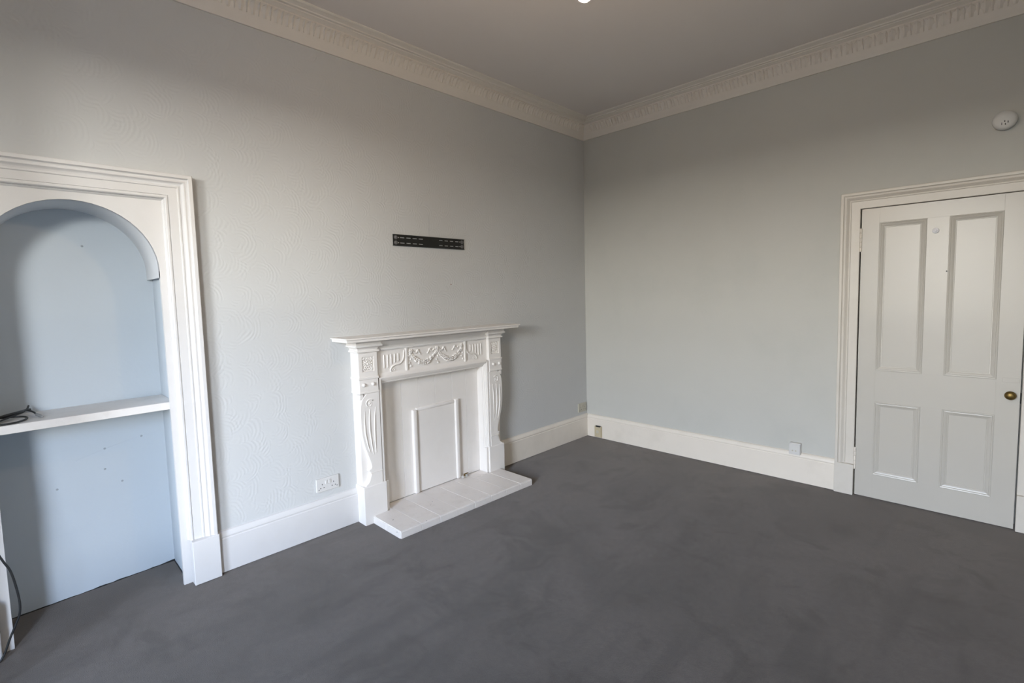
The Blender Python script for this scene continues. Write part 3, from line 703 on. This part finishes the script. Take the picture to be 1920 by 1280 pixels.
bm = bmesh.new(); tube(bm, catmull([(0.0015, -1.945, 1.94), (0.0012, -1.946, 1.99), (0.0012, -1.944, 2.04), (0.001, -1.946, 2.10)], 4), 0.0007, 5)
from_bm('wall_crack', bm, 'plugfill', wall_left)
for (y, z, r, m) in ((-1.755, 1.585, 0.005, 'rust'), (-2.735, 1.50, 0.003, 'plugfill')):
    bm = bmesh.new(); lathe(bm, [(r, 0), (r*0.7, 0.002), (0.0005, 0.0025)], (0.0, y, z), (1, 0, 0), 8); from_bm('nail', bm, m, wall_left)

# ---------------------------------------------------------------- sockets
def uk_double(name, y0, z0, m, label, d0=0.0, wdt=0.147, hgt=0.086):
    s = thing(name, label, 'socket', (d0, y0+wdt/2, z0))
    boxobj('faceplate', (d0, y0, z0), (d0+0.012, y0+wdt, z0+hgt), m, s, bev=0.0025, seg=2)
    for k, cy in enumerate((y0+0.036, y0+wdt-0.036)):
        for dy, dz, a, b in ((0, 0.047, 0.004, 0.008), (-0.011, 0.024, 0.0065, 0.005), (0.011, 0.024, 0.0065, 0.005)):
            boxobj('pin_slot', (d0+0.0118, cy+dy-a/2, z0+dz-b/2), (d0+0.0124, cy+dy+a/2, z0+dz+b/2), 'hole', s)
        sy = y0+wdt/2 + (-0.011 if k == 0 else 0.011)
        boxobj('rocker_switch', (d0+0.010, sy-0.007, z0+0.045), (d0+0.0165, sy+0.007, z0+0.069), m, s, bev=0.0015)
    for sy in (y0+0.014, y0+wdt-0.014):
        bm = bmesh.new(); lathe(bm, [(0.0035, 0), (0.003, 0.001), (0.0005, 0.0012)], (d0+0.0118, sy, z0+0.016), (1, 0, 0), 10); from_bm('screw', bm, 'bolt', s)
    return s
uk_double('wall_socket', -2.893, 0.279, 'plastic', 'white double power socket on the textured wall left of the fireplace')
uk_double('wall_socket', -0.158, 0.268, 'beige', 'beige double power socket low on the wall in the room corner', hgt=0.09, wdt=0.135)
ts = thing('phone_socket', 'yellowed square phone socket fixed to the skirting beside the room corner', 'socket', (0.16, -0.022, 0.02))
boxobj('back_box', (0.121, -0.034, 0.012), (0.204, -0.022, 0.130), 'cream', ts, bev=0.002)
boxobj('faceplate', (0.124, -0.046, 0.016), (0.201, -0.033, 0.127), 'cream', ts, bev=0.004, seg=2)
boxobj('jack_cover', (0.148, -0.0485, 0.058), (0.176, -0.045, 0.086), 'beige', ts, bev=0.001)
boxobj('cable_notch', (0.140, -0.047, 0.122), (0.194, -0.030, 0.133), 'hole', ts, bev=0.001)
jb = thing('aerial_socket', 'white box-shaped aerial socket standing on top of the skirting near the door', 'socket', (1.965, 0, 0.222))
boxobj('back_box', (1.928, -0.034, 0.222), (2.004, -0.002, 0.308), 'plastic', jb, bev=0.002)
boxobj('faceplate', (1.926, -0.042, 0.220), (2.002, -0.033, 0.300), 'plastic', jb, bev=0.003, seg=2)
boxobj('outlet', (1.940, -0.0425, 0.238), (1.988, -0.0415, 0.280), 'alarm', jb)
for x in (1.951, 1.973):
    bm = bmesh.new(); lathe(bm, [(0.006, 0), (0.0055, 0.001), (0.001, 0.0012)], (x, -0.0425, 0.250), (0, -1, 0), 10); from_bm('jack', bm, 'beige', jb)

# ---------------------------------------------------------------- smoke alarm
sa = thing('smoke_alarm', 'round white smoke alarm high on the wall above the door', 'alarm', (3.023, 0, 2.435))
bm = bmesh.new(); lathe(bm, [(0.050, 0), (0.052, 0.004), (0.052, 0.010), (0.047, 0.012)], (3.023, 0, 2.437), (0, -1, 0), 36); from_bm('base', bm, 'alarm', sa, auto=40)
bm = bmesh.new(); lathe(bm, [(0.044, 0.010), (0.051, 0.016), (0.054, 0.026), (0.0535, 0.036), (0.049, 0.044), (0.042, 0.048), (0.028, 0.0515), (0.001, 0.051)], (3.023, 0, 2.437), (0, -1, 0), 36); from_bm('cover', bm, 'alarm', sa, auto=40)
for dx, dz, ln in ((0.000, -0.010, 0.010), (0.014, -0.016, 0.012), (-0.012, -0.022, 0.014), (0.003, -0.026, 0.010)):
    boxobj('vent_slot', (3.023+dx-0.002, -0.0515, 2.437+dz-ln/2), (3.023+dx+0.002, -0.044, 2.437+dz+ln/2), 'hole' if ln < 0.013 else 'bolt', sa)
bm = bmesh.new(); lathe(bm, [(0.009, 0), (0.009, 0.001), (0.001, 0.0013)], (3.018, -0.0505, 2.452), (0, -1, 0), 16); from_bm('test_button', bm, 'alarm', sa)

# ---------------------------------------------------------------- ceiling pendant with a bare bulb
BX, BY, BZ = 1.985, -2.722, 2.484           # bottom of the bulb
pl = thing('pendant_light', 'bare lit bulb hanging from the ceiling in the middle of the room', 'lamp', (BX, BY, HC))
bm = bmesh.new(); lathe(bm, [(0.045, 0), (0.045, -0.012), (0.030, -0.022), (0.008, -0.026)], (BX, BY, HC), (0, 0, 1), 24); from_bm('ceiling_rose', bm, 'plastic', pl, auto=40)
bm = bmesh.new(); tube(bm, [(BX, BY, HC-0.02), (BX, BY, BZ+0.16)], 0.0035, 8); from_bm('flex', bm, 'plastic', pl, smooth=True)
bm = bmesh.new(); lathe(bm, [(0.006, 0.175), (0.016, 0.165), (0.020, 0.125), (0.024, 0.120), (0.024, 0.100), (0.018, 0.098)], (BX, BY, BZ), (0, 0, 1), 20); from_bm('lamp_holder', bm, 'plastic', pl, auto=40)
bm = bmesh.new(); lathe(bm, [(0.0005, 0), (0.012, 0.002), (0.022, 0.010), (0.029, 0.024), (0.030, 0.034), (0.027, 0.050), (0.019, 0.072), (0.014, 0.088), (0.013, 0.100)], (BX, BY, BZ), (0, 0, 1), 24); from_bm('bulb', bm, 'bulb', pl, smooth=True)

# ---------------------------------------------------------------- alcove shelf and cables
sh = boxobj('alcove_shelf', (-0.334, NYB0+0.002, 0.946), (-0.036, NYB1-0.002, 0.984), 'shelf', None, bev=0.0015)
tag(sh, 'thick white painted shelf across the arched alcove', 'shelf')
SZ = 0.984
cc = thing('coiled_cable', 'black cable lying in a loose coil on the alcove shelf', 'cable', (-0.15, -4.19, SZ))
r = 0.0042; z = SZ+r
bm = bmesh.new()
tube(bm, catmull([(-0.060, -4.262, z), (-0.052, -4.222, z), (-0.062, -4.180, z), (-0.095, -4.150, z+.002), (-0.135, -4.142, z+.004), (-0.170, -4.160, z+.006), (-0.180, -4.200, z+.008), (-0.185, -4.255, z+.010),
                  (-0.150, -4.265, z+.012), (-0.165, -4.215, z+.016), (-0.200, -4.165, z+.016), (-0.255, -4.140, z+.024), (-0.290, -4.132, z+.034)], 8), r, 8)
tube(bm, catmull([(-0.090, -4.268, z), (-0.120, -4.225, z+.008), (-0.180, -4.180, z+.014), (-0.240, -4.148, z+.020), (-0.245, -4.132, z+.017), (-0.215, -4.118, z+.012), (-0.172, -4.110, z+.007)], 8), r, 8)
tube(bm, catmull([(-0.110, -4.270, z+.012), (-0.145, -4.218, z+.022), (-0.185, -4.165, z+.026), (-0.235, -4.150, z+.022), (-0.262, -4.128, z+.020)], 8), r*1.3, 8)
from_bm('coil', bm, 'cable', cc, smooth=True)
bm = bmesh.new(); lathe(bm, [(0.0045, 0), (0.0066, 0.004), (0.0066, 0.040), (0.0050, 0.048), (0.0050, 0.066), (0.002, 0.067)], (-0.172, -4.110, z+0.007), (0.95, 0.27, -0.08), 12); cn = from_bm('connector', bm, 'plug', cc, auto=40); cn['label'] = 'grey plug end'
hc = bmesh.new()
tube(hc, catmull(HANG := [(-0.02, -4.285, 1.00), (0.050, -4.300, 0.985), (0.074, -4.302, 0.92), (0.074, -4.300, 0.80), (0.074, -4.292, 0.72), (0.074, -4.281, 0.610), (0.074, -4.272, 0.487), (0.074, -4.258, 0.435), (0.074, -4.240, 0.385), (0.074, -4.228, 0.310),
                  (0.074, -4.222, 0.235), (0.072, -4.226, 0.185), (0.070, -4.240, 0.145), (0.070, -4.262, 0.090), (0.072, -4.282, 0.035), (0.078, -4.302, 0.008), (0.10, -4.335, 0.006), (0.12, -4.42, 0.006)], 7), 0.0042, 8)
hang = tag(from_bm('hanging_cable', hc, 'cable', smooth=True), 'black cable hanging down the left edge of the alcove to the carpet', 'cable')
# two scraps on the carpet
bm = bmesh.new(); prism(bm, [(2.02, -3.315), (2.034, -3.312), (2.030, -3.300), (2.022, -3.303)], 'z', 0.001, 0.004); tag(from_bm('paper_scrap', bm, 'paper'), 'tiny white paper scrap on the carpet in the foreground', 'scrap')
